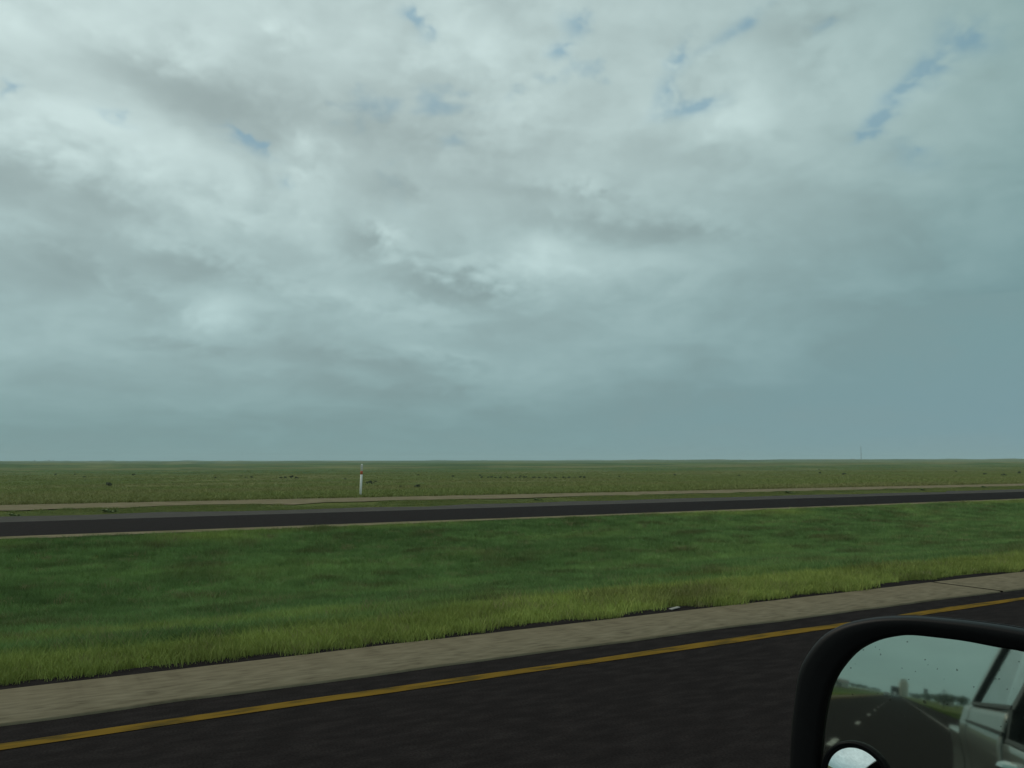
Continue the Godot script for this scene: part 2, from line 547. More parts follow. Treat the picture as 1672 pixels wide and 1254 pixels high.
func make_ground() -> void:
	var xs := []
	var zs := []
	var x := 0.0
	while x < 9000.0:
		xs.append(x)
		x += 2.5 if x < 60.0 else (6.0 if x < 200.0 else (25.0 if x < 800.0 else 160.0))
	var neg := []
	for v in xs:
		if v > 0.0:
			neg.append(-v)
	neg.reverse()
	xs = neg + xs
	for k in ACROSS:
		if absf(k[0]) < 41.5:
			zs.append(-k[0])
	var d := 8.8
	while d < 27.0:
		zs.append(-d)
		d += 1.1
	d = 42.0
	while d < 9000.0:
		zs.append(-d)
		d += 1.5 if d < 60.0 else (5.0 if d < 160.0 else (20.0 if d < 600.0 else (60.0 if d < 2000.0 else 160.0)))
	d = 16.0
	while d < 6000.0:
		zs.append(d)
		d += 8.0 if d < 100.0 else (40.0 if d < 800.0 else 400.0)
	zs.sort()
	var rows := []
	var cols := []
	for zz in zs:
		var r := []
		var c := []
		for xx in xs:
			r.append(Vector3(xx, height(xx, zz), zz))
			c.append(ground_tone(xx, zz))
		rows.append(r)
		cols.append(c)
	var st := SurfaceTool.new()
	st.begin(Mesh.PRIMITIVE_TRIANGLES)
	var nc := xs.size()
	for i in rows.size():
		for j in nc:
			var p: Vector3 = rows[i][j]
			st.set_uv(Vector2(p.x, p.z))
			st.set_uv2(Vector2(p.x, p.z))
			st.set_color(cols[i][j])
			st.add_vertex(p)
	for i in rows.size() - 1:
		for j in nc - 1:
			var a := i * nc + j
			st.add_index(a); st.add_index(a + 1); st.add_index(a + nc)
			st.add_index(a + 1); st.add_index(a + nc + 1); st.add_index(a + nc)
	st.generate_normals()
	setting("ground", st.commit(), M.ground)

func wav(x: float, s: float, amp: float) -> float:
	return noise_g.get_noise_2d(x * s, 77.0 + amp * 1000.0) * amp * 2.0

func make_roads() -> void:
	var far := 2600.0
	# own carriageway with its dark edge strip beyond the concrete
	setting("highway", net(strip_rows(-1800, far, 1.0 if false else 2.0, func(x): return [4.7 + wav(x, 9.0, 0.05), -7.16 - wav(x, 30.0, 0.05), 0.0, 0.0], 4), true, false), M.asphalt)
	# concrete shoulder: slabs with open joints
	var sh := Node3D.new()
	sh.name = "road_shoulder"
	sh.set_meta("kind", "structure")
	add_child(sh)
	var slabs := []
	for v in 4:
		var near := func(x): return -6.0 - wav(x + v * 130.0, 60.0, 0.025) - 0.012 * sin(x * 2.3 + v)
		slabs.append(slab(near, 14.95))
	for k in range(-40, 90):
		part("slab", slabs[posmod(k * 7, 4)], M.concrete, sh, Vector3(10.36 + k * 15.0 - 7.5, 0.004, 0.0))
	# painted lines
	setting("yellow_line", net(strip_rows(-1500, far, 0.6, func(x): return [-5.505 + wav(x, 22.0, 0.02), -5.63 + wav(x + 40.0, 26.0, 0.03), 0.004, 0.004], 1)), M.yellow_paint)
	setting("white_edge_line", net(strip_rows(-1500, far, 20.0, func(_x): return [1.97, 1.88, 0.004, 0.004], 1)), M.white_paint)
	var dashes := Node3D.new()
	dashes.name = "lane_dashes"
	dashes.set_meta("kind", "structure")
	add_child(dashes)
	var dash := net(strip_rows(-1.5, 1.5, 0.5, func(x): return [-1.84 + wav(x, 50.0, 0.01), -1.97 + wav(x, 70.0, 0.01), 0.004, 0.004], 1))
	for k in range(-60, 60):
		part("dash", dash, M.white_paint, dashes, Vector3(-20.4 + 14.8 * k, 0, 0))
	# opposite carriageway
	var oy := -0.55
	setting("opposite_carriageway", net(strip_rows(-1800, far, 4.0, func(x): return [-28.75 + wav(x, 8.0, 0.06), -35.7 + wav(x, 9.0, 0.05), oy, oy], 2)), M.asphalt)
	setting("opposite_inner_shoulder", net(strip_rows(-1800, far, 1.5, func(x): return [-27.75 + wav(x, 28.0, 0.35), -28.85, oy - 0.004, oy - 0.004], 2)), M.dirt)
	setting("opposite_outer_shoulder", net(strip_rows(-1800, far, 3.0, func(x): return [-35.6, -39.2 + wav(x, 24.0, 0.9), oy - 0.004, oy - 0.004], 2)), M.worn_asphalt)
	var track := []
	for i in 2200:
		var x := -1800.0 + 2.0 * i
		var a := -42.9 + wav(x, 26.0, 0.7)
		var b := -47.4 + wav(x + 99.0, 24.0, 0.6)
		var row := []
		for j in 7:
			var z := lerpf(a, b, j / 6.0)
			row.append(Vector3(x, height(x, z) + 0.02, z))
		track.append(row)
	setting("dirt_track", net(track), M.dirt)

func slab(near: Callable, length: float) -> ArrayMesh:
	var rows := []
	var n := 40
	for i in n + 1:
		var x := -length / 2.0 + length * i / n
		var e: float = near.call(x)
		var f := -6.87 - wav(x, 40.0, 0.012)
		rows.append([Vector3(x, -0.01, e + 0.01), Vector3(x, 0.010, e), Vector3(x, 0.012, e - 0.01), Vector3(x, 0.012, f), Vector3(x, -0.01, f - 0.004)])
	return net(rows, true)

func make_grass() -> void:
	var fine := blades(52, 0.18, 0.165, 0.003, 1)
	var spots := []
	# median, dense where the photograph looks across it
	for i in 90000:
		var d := 6.95 + 20.8 * pow(rng.randf(), 1.25)
		var x := rng.randf_range(-8.0, 12.0 + d * 2.05)
		if d < 7.13 + noise_g.get_noise_2d(x * 60.0, 3.0) * 0.42 + noise_g.get_noise_2d(x * 260.0, 9.0) * 0.2:
			continue
		spots.append(median_tuft(x, d))
	for i in 26000:
		spots.append(median_tuft(-8.0 - 170.0 * pow(rng.randf(), 1.6), rng.randf_range(7.3, 27.5)))
	scatter("median_grass", "green grass filling the median between the two carriageways", "grass", fine, M.grass, spots)
	spots = []
	for i in 16000:
		var x := rng.randf_range(-20.0, 110.0)
		var d := rng.randf_range(39.2, 42.6)
		var keep := noise_g.get_noise_2d(x * 9.0, d * 16.0) + 0.25
		if rng.randf() > keep * 2.0:
			continue
		spots.append(tuft_at(x, -d, rng.randf_range(0.8, 1.4), Color(0.14, 0.185, 0.07).lerp(Color(0.22, 0.22, 0.08), rng.randf()), 0.6))
	scatter("verge_grass", "patchy grass between the far carriageway and the dirt track", "grass", fine, M.grass, spots)
	var rough := blades(26, 0.45, 0.32, 0.012, 2)
	spots = []
	for i in 75000:
		var d := 47.0 + 330.0 * pow(rng.randf(), 2.2)
		var x := rng.randf_range(-12.0, 20.0 + d * 2.0)
		var n1 := noise_g.get_noise_2d(x * 1.1 + 500.0, -d * 3.0)
		var tone := Color(0.210, 0.235, 0.085).lerp(Color(0.25, 0.228, 0.11), clampf(0.25 + n1 * 1.4, 0.0, 0.8) * rng.randf_range(0.5, 1.0))
		spots.append(tuft_at(x, -d, rng.randf_range(0.6, 1.5), tone * rng.randf_range(0.84, 1.1), rng.randf_range(0.4, 0.75)))
	scatter("prairie_grass", "short olive green prairie grass beyond the dirt track", "grass", rough, M.grass, spots)
	spots = []
	for i in 30000:
		var x := 40.0 - 260.0 * pow(rng.randf(), 1.4)
		spots.append(tuft_at(x, rng.randf_range(4.9, 18.0), rng.randf_range(0.8, 1.7), Color(0.10, 0.13, 0.04) * rng.randf_range(0.7, 1.2)))
	scatter("roadside_grass", "grass on the slope beside the outer edge of the highway", "grass", fine, M.grass, spots)

func median_tuft(x: float, d: float) -> Array:
	var n := noise_g.get_noise_2d(x * 9.0, d * 22.0)
	var m := noise_g.get_noise_2d(x * 30.0 + 300.0, d * 60.0)
	var edge := 1.0 - smoothstep(7.6 + n * 2.0, 11.2 + n * 3.0, d)
	edge = maxf(edge, 0.55 * smoothstep(26.0, 27.6, d + n * 2.0))
	var tone := Color(0.138, 0.222, 0.080).lerp(Color(0.225, 0.264, 0.074), clampf(edge + n * 0.35, 0.0, 1.0))
	tone = tone.lerp(Color(0.12, 0.105, 0.05), clampf(m * 1.5 - 0.2, 0.0, 0.7))
	var p := noise_g.get_noise_2d(x * 55.0 - 70.0, d * 75.0)
	tone = tone * rng.randf_range(0.75, 1.2) * (1.10 + 0.45 * p + 0.30 * n)
	if rng.randf() < 0.03:
		tone = Color(0.25, 0.22, 0.12)
	var s := rng.randf_range(0.75, 1.35) * (1.0 + 0.5 * maxf(m, 0.0))
	s *= lerpf(0.7, 1.0, smoothstep(7.0, 8.3, d))
	return tuft_at(x, -d, s, tone, rng.randf_range(0.55, 1.0))
const SHRUBS := [[69.22,104,1.00],[68.85,118,0.60],[74.27,169,1.20],[74.66,170,0.90],[73.96,166,0.90],[74.93,166,0.80],[76.82,168,0.90],[77.12,176,0.70],[85.15,100,1.10],[83.74,234,1.10],[87.96,250,1.00],[86.98,255,0.80],[86.45,196,0.70],[70.83,151,0.60],[65.99,204,0.80],[67.18,72,0.50],[66.03,71,0.70],[39.72,256,1.20],[39.79,410,1.00],[38.30,230,1.20],[29.58,202,1.10],[30.52,221,1.00],[32.07,311,1.20],[28.78,264,1.40],[77.42,202,0.60],[63.68,176,0.90],[61.90,193,0.90],[59.11,183,0.80],[78.96,170,0.70],[52.48,177,0.70],[48.83,206,0.90],[44.68,190,0.80],[61.71,161,0.86],[61.29,163,0.69],[61.02,162,0.83],[60.82,159,0.73],[60.45,157,0.83],[60.02,160,0.79],[59.80,160,0.50],[59.43,160,0.64],[59.16,157,0.71],[58.90,164,0.82],[58.70,163,0.80],[58.27,161,0.78],[58.14,155,0.82],[57.86,154,0.80],[57.45,154,0.69],[57.14,154,0.55],[56.83,159,0.72],[56.71,156,0.63],[56.24,161,0.75],[56.06,157,0.59],[55.83,155,0.84],[55.44,154,0.59],[55.08,162,0.93],[54.84,157,0.94]]

# ---------------------------------------------------------------- prairie
func leaf_clump(count: int, half: Vector3, leaf: float, nseed: int, lobes := 5) -> ArrayMesh:
	var r := RandomNumberGenerator.new()
	r.seed = nseed
	var st := SurfaceTool.new()
	st.begin(Mesh.PRIMITIVE_TRIANGLES)
	var hubs := []
	for i in lobes:
		hubs.append([Vector3(r.randf_range(-0.6, 0.6), r.randf_range(-0.5, 0.6), r.randf_range(-0.6, 0.6)), r.randf_range(0.35, 0.6)])
	for i in count:
		var h: Array = hubs[i % lobes]
		var dir := Vector3(r.randfn(), r.randfn(), r.randfn()).normalized()
		var p: Vector3 = (h[0] + dir * h[1] * pow(r.randf(), 0.4)) * half
		var a := Vector3(r.randfn(), r.randfn(), r.randfn()).normalized()
		var b := a.cross(dir).normalized() * leaf * r.randf_range(0.6, 1.3)
		a = a * leaf * r.randf_range(0.6, 1.3)
		for q in [p - a, p + b, p + a, p - a, p + a, p - b]:
			st.add_vertex(q)
	st.generate_normals()
	return st.commit()

func at_bearing(deg: float, r: float) -> Vector3:
	var x := cos(deg_to_rad(deg)) * r
	var z := -sin(deg_to_rad(deg)) * r
	return Vector3(x, height(x, z), z)

func make_prairie_things() -> void:
	# marker post behind the dirt track
	var pp := Vector3(17.45, 0, -47.45)
	pp.y = height(pp.x, pp.z)
	var post := thing("marker_post", "white marker post with orange bands behind the dirt track", "marker post", pp)
	post.rotation_degrees = Vector3(0.5, 20.0, -1.8)
	part("shaft", lathe([[0.0, -0.3], [0.068, -0.3], [0.068, 1.32], [0.0, 1.32]], 20), M.post_white, post)
	part("band", lathe([[0.0, 1.32], [0.071, 1.32], [0.071, 1.52], [0.0, 1.52]], 20), M.post_orange, post)
	var cap := part("cap", lathe([[0.0, 1.52], [0.064, 1.52], [0.064, 1.84], [0.06, 1.89], [0.035, 1.925], [0.0, 1.935]], 20), M.post_white, post)
	for y in [1.74, 1.82]:
		part("ring", lathe([[0.0, y], [0.067, y], [0.067, y + 0.018], [0.0, y + 0.018]], 20), M.sign_back, cap)
	# shrubs
	var kinds := []
	for i in 4:
		kinds.append(leaf_clump(150, Vector3(0.5, 0.32, 0.5), 0.07, 60 + i))
	for i in SHRUBS.size():
		var q: Array = SHRUBS[i]
		var p := at_bearing(q[0], q[1])
		var what := ["low dark shrub standing alone on the open prairie", "dark shrubs on the prairie"]
		if i == 0:
			what = ["dark rounded shrub just past the white marker post", "dark shrubs on the prairie"]
		elif i >= 2 and i <= 5:
			what = ["dark shrub in the tight cluster of four on the prairie", "cluster of dark shrubs"]
		elif i >= SHRUBS.size() - 24:
			what = ["small dark shrub in the long row across the prairie", "row of dark shrubs"]
		var s := thing("shrub", what[0], "shrub", p, what[1])
		var k: float = q[2] * 0.85
		s.scale = Vector3(k * 1.15, k, k * 1.15)
		s.rotation.y = rng.randf() * TAU
		part("foliage", kinds[i % 4], M.shrub_leaf, s, Vector3(0, 0.3, 0))
		part("stem", bar([Vector3(0, -0.1, 0), Vector3(0.03, 0.25, 0.02)], 0.02, 5), M.bark, s)
	# weeds on the verge
	for q in [[-0.0, 40.9, 0.55], [3.6, 41.2, 0.8], [26.0, 41.5, 0.7], [31.0, 41.0, 0.5], [47.0, 41.8, 0.9], [62.0, 41.6, 0.8], [71.0, 42.0, 0.9], [13.0, 41.4, 0.4]]:
		var w := thing("weed_clump", "bushy green weed clump on the grass verge by the dirt track", "weed", Vector3(q[0], height(q[0], -q[1]) - 0.05, -q[1]), "weeds on the verge")
		w.scale = Vector3(q[2] * 1.1, q[2] * 0.4, q[2] * 0.8)
		part("foliage", leaf_clump(140, Vector3(0.5, 0.4, 0.5), 0.08, 80), M.weed_leaf, w, Vector3(0, 0.35, 0))
		part("stem", bar([Vector3(0, -0.1, 0), Vector3(0.03, 0.3, 0.02)], 0.02, 5), M.bark, w)
	# mast on the right horizon with a hut at its foot
	var mp := at_bearing(37.25, 4600.0)
	var mast := thing("lattice_mast", "tall thin lattice mast on the horizon beside a small hut", "mast", mp)
	for k in 3:
		var a := TAU * k / 3.0
		part("leg", bar([Vector3(cos(a) * 3.2, -3, sin(a) * 3.2), Vector3(cos(a) * 0.6, 70, sin(a) * 0.6)], 0.45, 6), M.mast_red, mast)
	for k in 9:
		var y := 6.0 + k * 7.0
		var r0 := lerpf(3.2, 0.6, y / 70.0)
		var ring := []
		for j in 4:
			var a := TAU * j / 3.0
			ring.append(Vector3(cos(a) * r0, y + 2.0 * (j % 2), sin(a) * r0))
		part("brace", bar(ring, 0.3, 5), M.mast_red, mast)
	part("antenna", bar([Vector3(0, 68, 0), Vector3(0, 78, 0)], 0.35, 6), M.mast_red, mast)
	var hp := at_bearing(37.75, 4560.0)
	var hut := thing("hut", "small dark hut at the foot of the lattice mast", "hut", hp)
	part("wall", box(Vector3(22, 9, 14), 0.1), M.roof_dark, hut, Vector3(0, 3, 0))
	part("roof", net([[Vector3(-12, 7.4, -8), Vector3(12, 7.4, -8)], [Vector3(-12, 11, 0), Vector3(12, 11, 0)], [Vector3(-12, 7.4, 8), Vector3(12, 7.4, 8)]], false), M.roof_dark, hut)
	# homestead trees on the left horizon
	var far_crown := leaf_clump(400, Vector3(5.5, 4.0, 5.5), 0.7, 91, 7)
	for q in [[89.1, 4700.0, 1.25], [88.55, 4700.0, 1.0], [88.35, 4690.0, 1.15], [88.15, 4720.0, 0.9]]:
		var t := thing("homestead_tree", "distant rounded tree standing up from the flat horizon", "tree", at_bearing(q[0], q[1]), "trees on the far horizon")
		t.scale = Vector3.ONE * q[2] * 0.75
		part("crown", far_crown, M.tree_leaf, t, Vector3(0, 6, 0))
		part("trunk", lathe([[0.0, -1.0], [0.5, -1.0], [0.25, 5.0], [0.0, 5.0]], 8), M.bark, t)
	# scrap of board at the pavement edge
	var sc := part("litter", box(Vector3(0.15, 0.01, 0.045), 0.004), M.paper, self, Vector3(6.14, 0.012, -7.06))
	sc.rotation_degrees = Vector3(4, 12, 3)
	tag(sc, "small pale scrap lying at the edge of the grass by the concrete strip", "litter")

# ---------------------------------------------------------------- what the mirror shows
func make_things_behind() -> void:
	# grain elevator
	var ge := thing("grain_elevator", "tall tan concrete grain elevator beside the highway behind the pickup", "grain elevator", Vector3(-1500, -0.6, 9.4))
	for k in 4:
		part("silo", lathe([[3.3, -1.0], [3.3, 20.0], [3.1, 20.4], [0.0, 20.4]], 24), M.silo, ge, Vector3(4.0 - 8.0 * (k / 2), 0, -3.2 + 6.4 * (k % 2)))
	part("headhouse", box(Vector3(7, 5.5, 8.6), 0.1), M.silo, ge, Vector3(0, 22.6, 0))
	part("tower", box(Vector3(3.4, 24, 3.0), 0.1), M.silo, ge, Vector3(0, 11, 0))
	# trees and sheds
	var crowns := []
	for i in 3:
		crowns.append(leaf_clump(420, Vector3(4.2, 3.0, 4.2), 0.55, 120 + i, 8))
	var spots := []
	for i in 22:
		spots.append([-800.0 - 110.0 * i, -46.0 - rng.randf() * 8.0, 0])
	for i in 18:
		spots.append([-560.0 - 75.0 * i, 24.0 + rng.randf() * 9.0, 1])
	for i in spots.size():
		var q: Array = spots[i]
		var left: bool = q[2] == 0
		var t := thing("roadside_tree", "leafy tree in the row across the median behind the pickup" if left else "leafy tree in the row past the outer roadside behind the pickup", "tree", Vector3(q[0], height(q[0], q[1]), q[1]), "trees across the median behind" if left else "trees past the outer roadside behind")
		var s := rng.randf_range(0.65, 1.15)
		t.scale = Vector3(s * 1.2, s, s * 1.2)
		t.rotation.y = rng.randf() * TAU
		part("crown", crowns[i % 3], M.tree_leaf, t, Vector3(0, 4.2, 0))
		part("trunk", lathe([[0.0, -0.5], [0.32, -0.5], [0.18, 3.6], [0.0, 3.6]], 8), M.bark, t)
	var shed := thing("farm_shed", "pale low shed with a pitched roof among the trees behind", "shed", Vector3(-820, -0.6, -46))
	part("wall", box(Vector3(10, 4.5, 16), 0.05), M.wall_pale, shed, Vector3(0, 2.0, 0))
	part("roof", net([[Vector3(-5.6, 4.2, -8.4), Vector3(-5.6, 4.2, 8.4)], [Vector3(0, 6.2, -8.4), Vector3(0, 6.2, 8.4)], [Vector3(5.6, 4.2, -8.4), Vector3(5.6, 4.2, 8.4)]], false), M.roof_dark, shed)
	part("door", box(Vector3(0.1, 3.2, 3.6), 0.02), M.roof_dark, shed, Vector3(5.06, 1.6, 1.0))
	var house := thing("white_house", "white house with a dark roof past the outer roadside behind", "house", Vector3(-640, -0.7, 29))
	part("wall", box(Vector3(9, 3.4, 8), 0.05), M.wall_pale, house, Vector3(0, 1.5, 0))
	part("roof", net([[Vector3(-5, 3.1, -4.6), Vector3(-5, 3.1, 4.6)], [Vector3(0, 5.0, -4.6), Vector3(0, 5.0, 4.6)], [Vector3(5, 3.1, -4.6), Vector3(5, 3.1, 4.6)]], false), M.roof_dark, house)
	part("door", box(Vector3(0.1, 2.1, 1.0), 0.02), M.roof_dark, house, Vector3(4.56, 1.0, 0.5))
	# sign and lamp
	var sg := thing("road_sign", "square road sign on a single post by the outer road edge behind", "road sign", Vector3(-215, -0.1, 5.25))
	part("post", bar([Vector3(0, -0.3, 0), Vector3(0, 2.6, 0)], 0.05, 8), M.sign_back, sg)
	part("panel", box(Vector3(0.03, 0.95, 0.8), 0.01), M.sign_back, sg, Vector3(0.07, 3.05, 0))
	var pole := thing("utility_pole", "wooden utility pole with a crossarm past the outer road edge behind", "utility pole", Vector3(-330, -0.4, 13.8))
	part("post", lathe([[0.0, -0.5], [0.16, -0.5], [0.11, 5.8], [0.0, 5.8]], 10), M.bark, pole)
	part("crossarm", box(Vector3(0.12, 0.14, 1.9), 0.01), M.bark, pole, Vector3(0.14, 5.2, 0))
	# semi truck following in the same lane
	var tr := thing("semi_truck", "dark semi truck with a pale grille following in the same lane", "truck", Vector3(-300, 0, -0.95))
	part("cab", box(Vector3(2.2, 2.3, 2.3), 0.12), M.truck_red, tr, Vector3(-1.0, 2.0, 0))
	part("sleeper", box(Vector3(1.8, 2.6, 2.35), 0.2), M.truck_red, tr, Vector3(-2.9, 2.2, 0))
	part("hood", box(Vector3(1.9, 1.1, 1.5), 0.2), M.truck_red, tr, Vector3(0.9, 1.4, 0))
	part("grille", box(Vector3(0.1, 0.9, 0.95), 0.03), M.truck_white, tr, Vector3(1.9, 1.35, 0))
	part("bumper", box(Vector3(0.25, 0.4, 2.3), 0.06), M.chrome, tr, Vector3(1.85, 0.6, 0))
	part("windshield", box(Vector3(0.06, 0.8, 2.0), 0.02), M.steel_dark, tr, Vector3(0.12, 2.55, 0))
	part("trailer", box(Vector3(13, 2.6, 2.4), 0.05), M.truck_white, tr, Vector3(-10.6, 2.2, 0))
	for s in [-1, 1]:
		part("headlight", box(Vector3(0.1, 0.25, 0.32), 0.03), M.lamp_clear, tr, Vector3(1.86, 1.05, 0.85 * s))
		for x in [1.0, -3.4, -4.7, -14.4, -15.7]:
			var wh := part("wheel", lathe([[0.0, -0.15], [0.42, -0.15], [0.51, -0.1], [0.51, 0.1], [0.42, 0.15], [0.0, 0.15]], 18), M.tyre, tr, Vector3(x, 0.51, 1.0 * s))
			wh.rotation_degrees.x = 90
	# small car in the passing lane behind
	var ca := thing("grey_car", "small grey car following in the passing lane behind", "car", Vector3(-352, 0, -3.75))
	part("body", box(Vector3(4.4, 0.62, 1.78), 0.14), M.car_grey, ca, Vector3(0, 0.62, 0))
	part("cabin", net([[Vector3(1.0, 0.9, -0.78), Vector3(1.0, 0.9, 0.78)], [Vector3(0.25, 1.42, -0.62), Vector3(0.25, 1.42, 0.62)], [Vector3(-1.2, 1.42, -0.62), Vector3(-1.2, 1.42, 0.62)], [Vector3(-1.9, 0.9, -0.78), Vector3(-1.9, 0.9, 0.78)]], false), M.steel_dark, ca)
	for s in [-1, 1]:
		part("headlight", box(Vector3(0.08, 0.14, 0.36), 0.03), M.lamp_clear, ca, Vector3(2.2, 0.68, 0.62 * s))
		for x in [1.35, -1.35]:
			var wh := part("wheel", lathe([[0.0, -0.1], [0.27, -0.1], [0.32, -0.06], [0.32, 0.06], [0.27, 0.1], [0.0, 0.1]], 16), M.tyre, ca, Vector3(x, 0.32, 0.82 * s))
			wh.rotation_degrees.x = 90

# ---------------------------------------------------------------- the pickup the picture is taken from
# Half width of the body at a height: [height, distance from the centre plane]
const SIDE := [[0.42, 0.88], [0.52, 0.93], [0.75, 0.942], [0.98, 0.94], [1.07, 0.945], [1.13, 0.960], [1.17, 0.971], [1.20, 0.972], [1.225, 0.970], [1.25, 0.962], [1.275, 0.957], [1.295, 0.950]]

func plan(x: float) -> float:
	return 1.0 - 0.09 * smoothstep(1.3, 2.5, x) - 0.045 * smoothstep(-3.3, -4.3, x)

func arch(x: float) -> float:
	var y := 0.42
	for c in [1.62, -3.1]:
		var q: float = 0.47 * 0.47 - (x - c) * (x - c)
		if q > 0.0:
			y = maxf(y, 0.40 + sqrt(q))
	return y

func panel(x0: float, x1: float, side: float, top := 1.295, steps := 10, drop := 0.0) -> ArrayMesh:
	var rows := []
	for i in steps + 1:
		var x := lerpf(x0, x1, float(i) / steps)
		var lo := arch(x)
		var hi := top - drop * float(i) / steps
		var r := []
		var first := true
		for k in SIDE:
			var y: float = clampf(k[0], lo, hi)
			var o: float = along(SIDE, y) * plan(x)
			if first:
				r.append(Vector3(x, y, side * (o - 0.05)))
				first = false
			r.append(Vector3(x, y, side * o))
		var o2: float = along(SIDE, hi) * plan(x)
		r.append(Vector3(x, hi + 0.004, side * (o2 - 0.012)))
		r.append(Vector3(x, hi + 0.002, side * (o2 - 0.075)))
		rows.append(r)
	# end flanges
	for e in [[0, true], [rows.size() - 1, false]]:
		var r := []
		for p in rows[e[0]]:
			r.append(Vector3(p.x, p.y, p.z - side * 0.03))
		if e[1]:
			rows.push_front(r)
		else:
			rows.append(r)
	return net(rows, true)

func flat(pts: Array) -> ArrayMesh:
	return net([[pts[0], pts[1]], [pts[3], pts[2]]], false)

func slat(a: Vector3, b: Vector3, width: Vector3, thick: Vector3) -> ArrayMesh:
	var rows := []
	for p in [a, b]:
		rows.append([p - width - thick, p + width - thick, p + width + thick, p - width + thick])
	var c0 := []
	var c1 := []
	for k in 4:
		c0.append(a)
		c1.append(b)
	rows.push_front(c0)
	rows.append(c1)
	return net(rows, false, true)

func outline(pts: Array, count: int, centre: Vector2) -> Array:
	var cv := Curve2D.new()
	var n := pts.size()
	for i in n + 1:
		var p: Vector2 = pts[i % n]
		var t: Vector2 = (pts[(i + 1) % n] - pts[(i + n - 1) % n]) / 6.0
		cv.add_point(p, -t, t)
	var dense := cv.tessellate(5, 1.0)
	var out := []
	for k in count:
		var a := TAU * k / count
		var far := centre + Vector2(cos(a), sin(a)) * 900.0
		for i in dense.size() - 1:
			var h = Geometry2D.segment_intersects_segment(centre, far, dense[i], dense[i + 1])
			if h != null:
				out.append(h)
				break
	return out

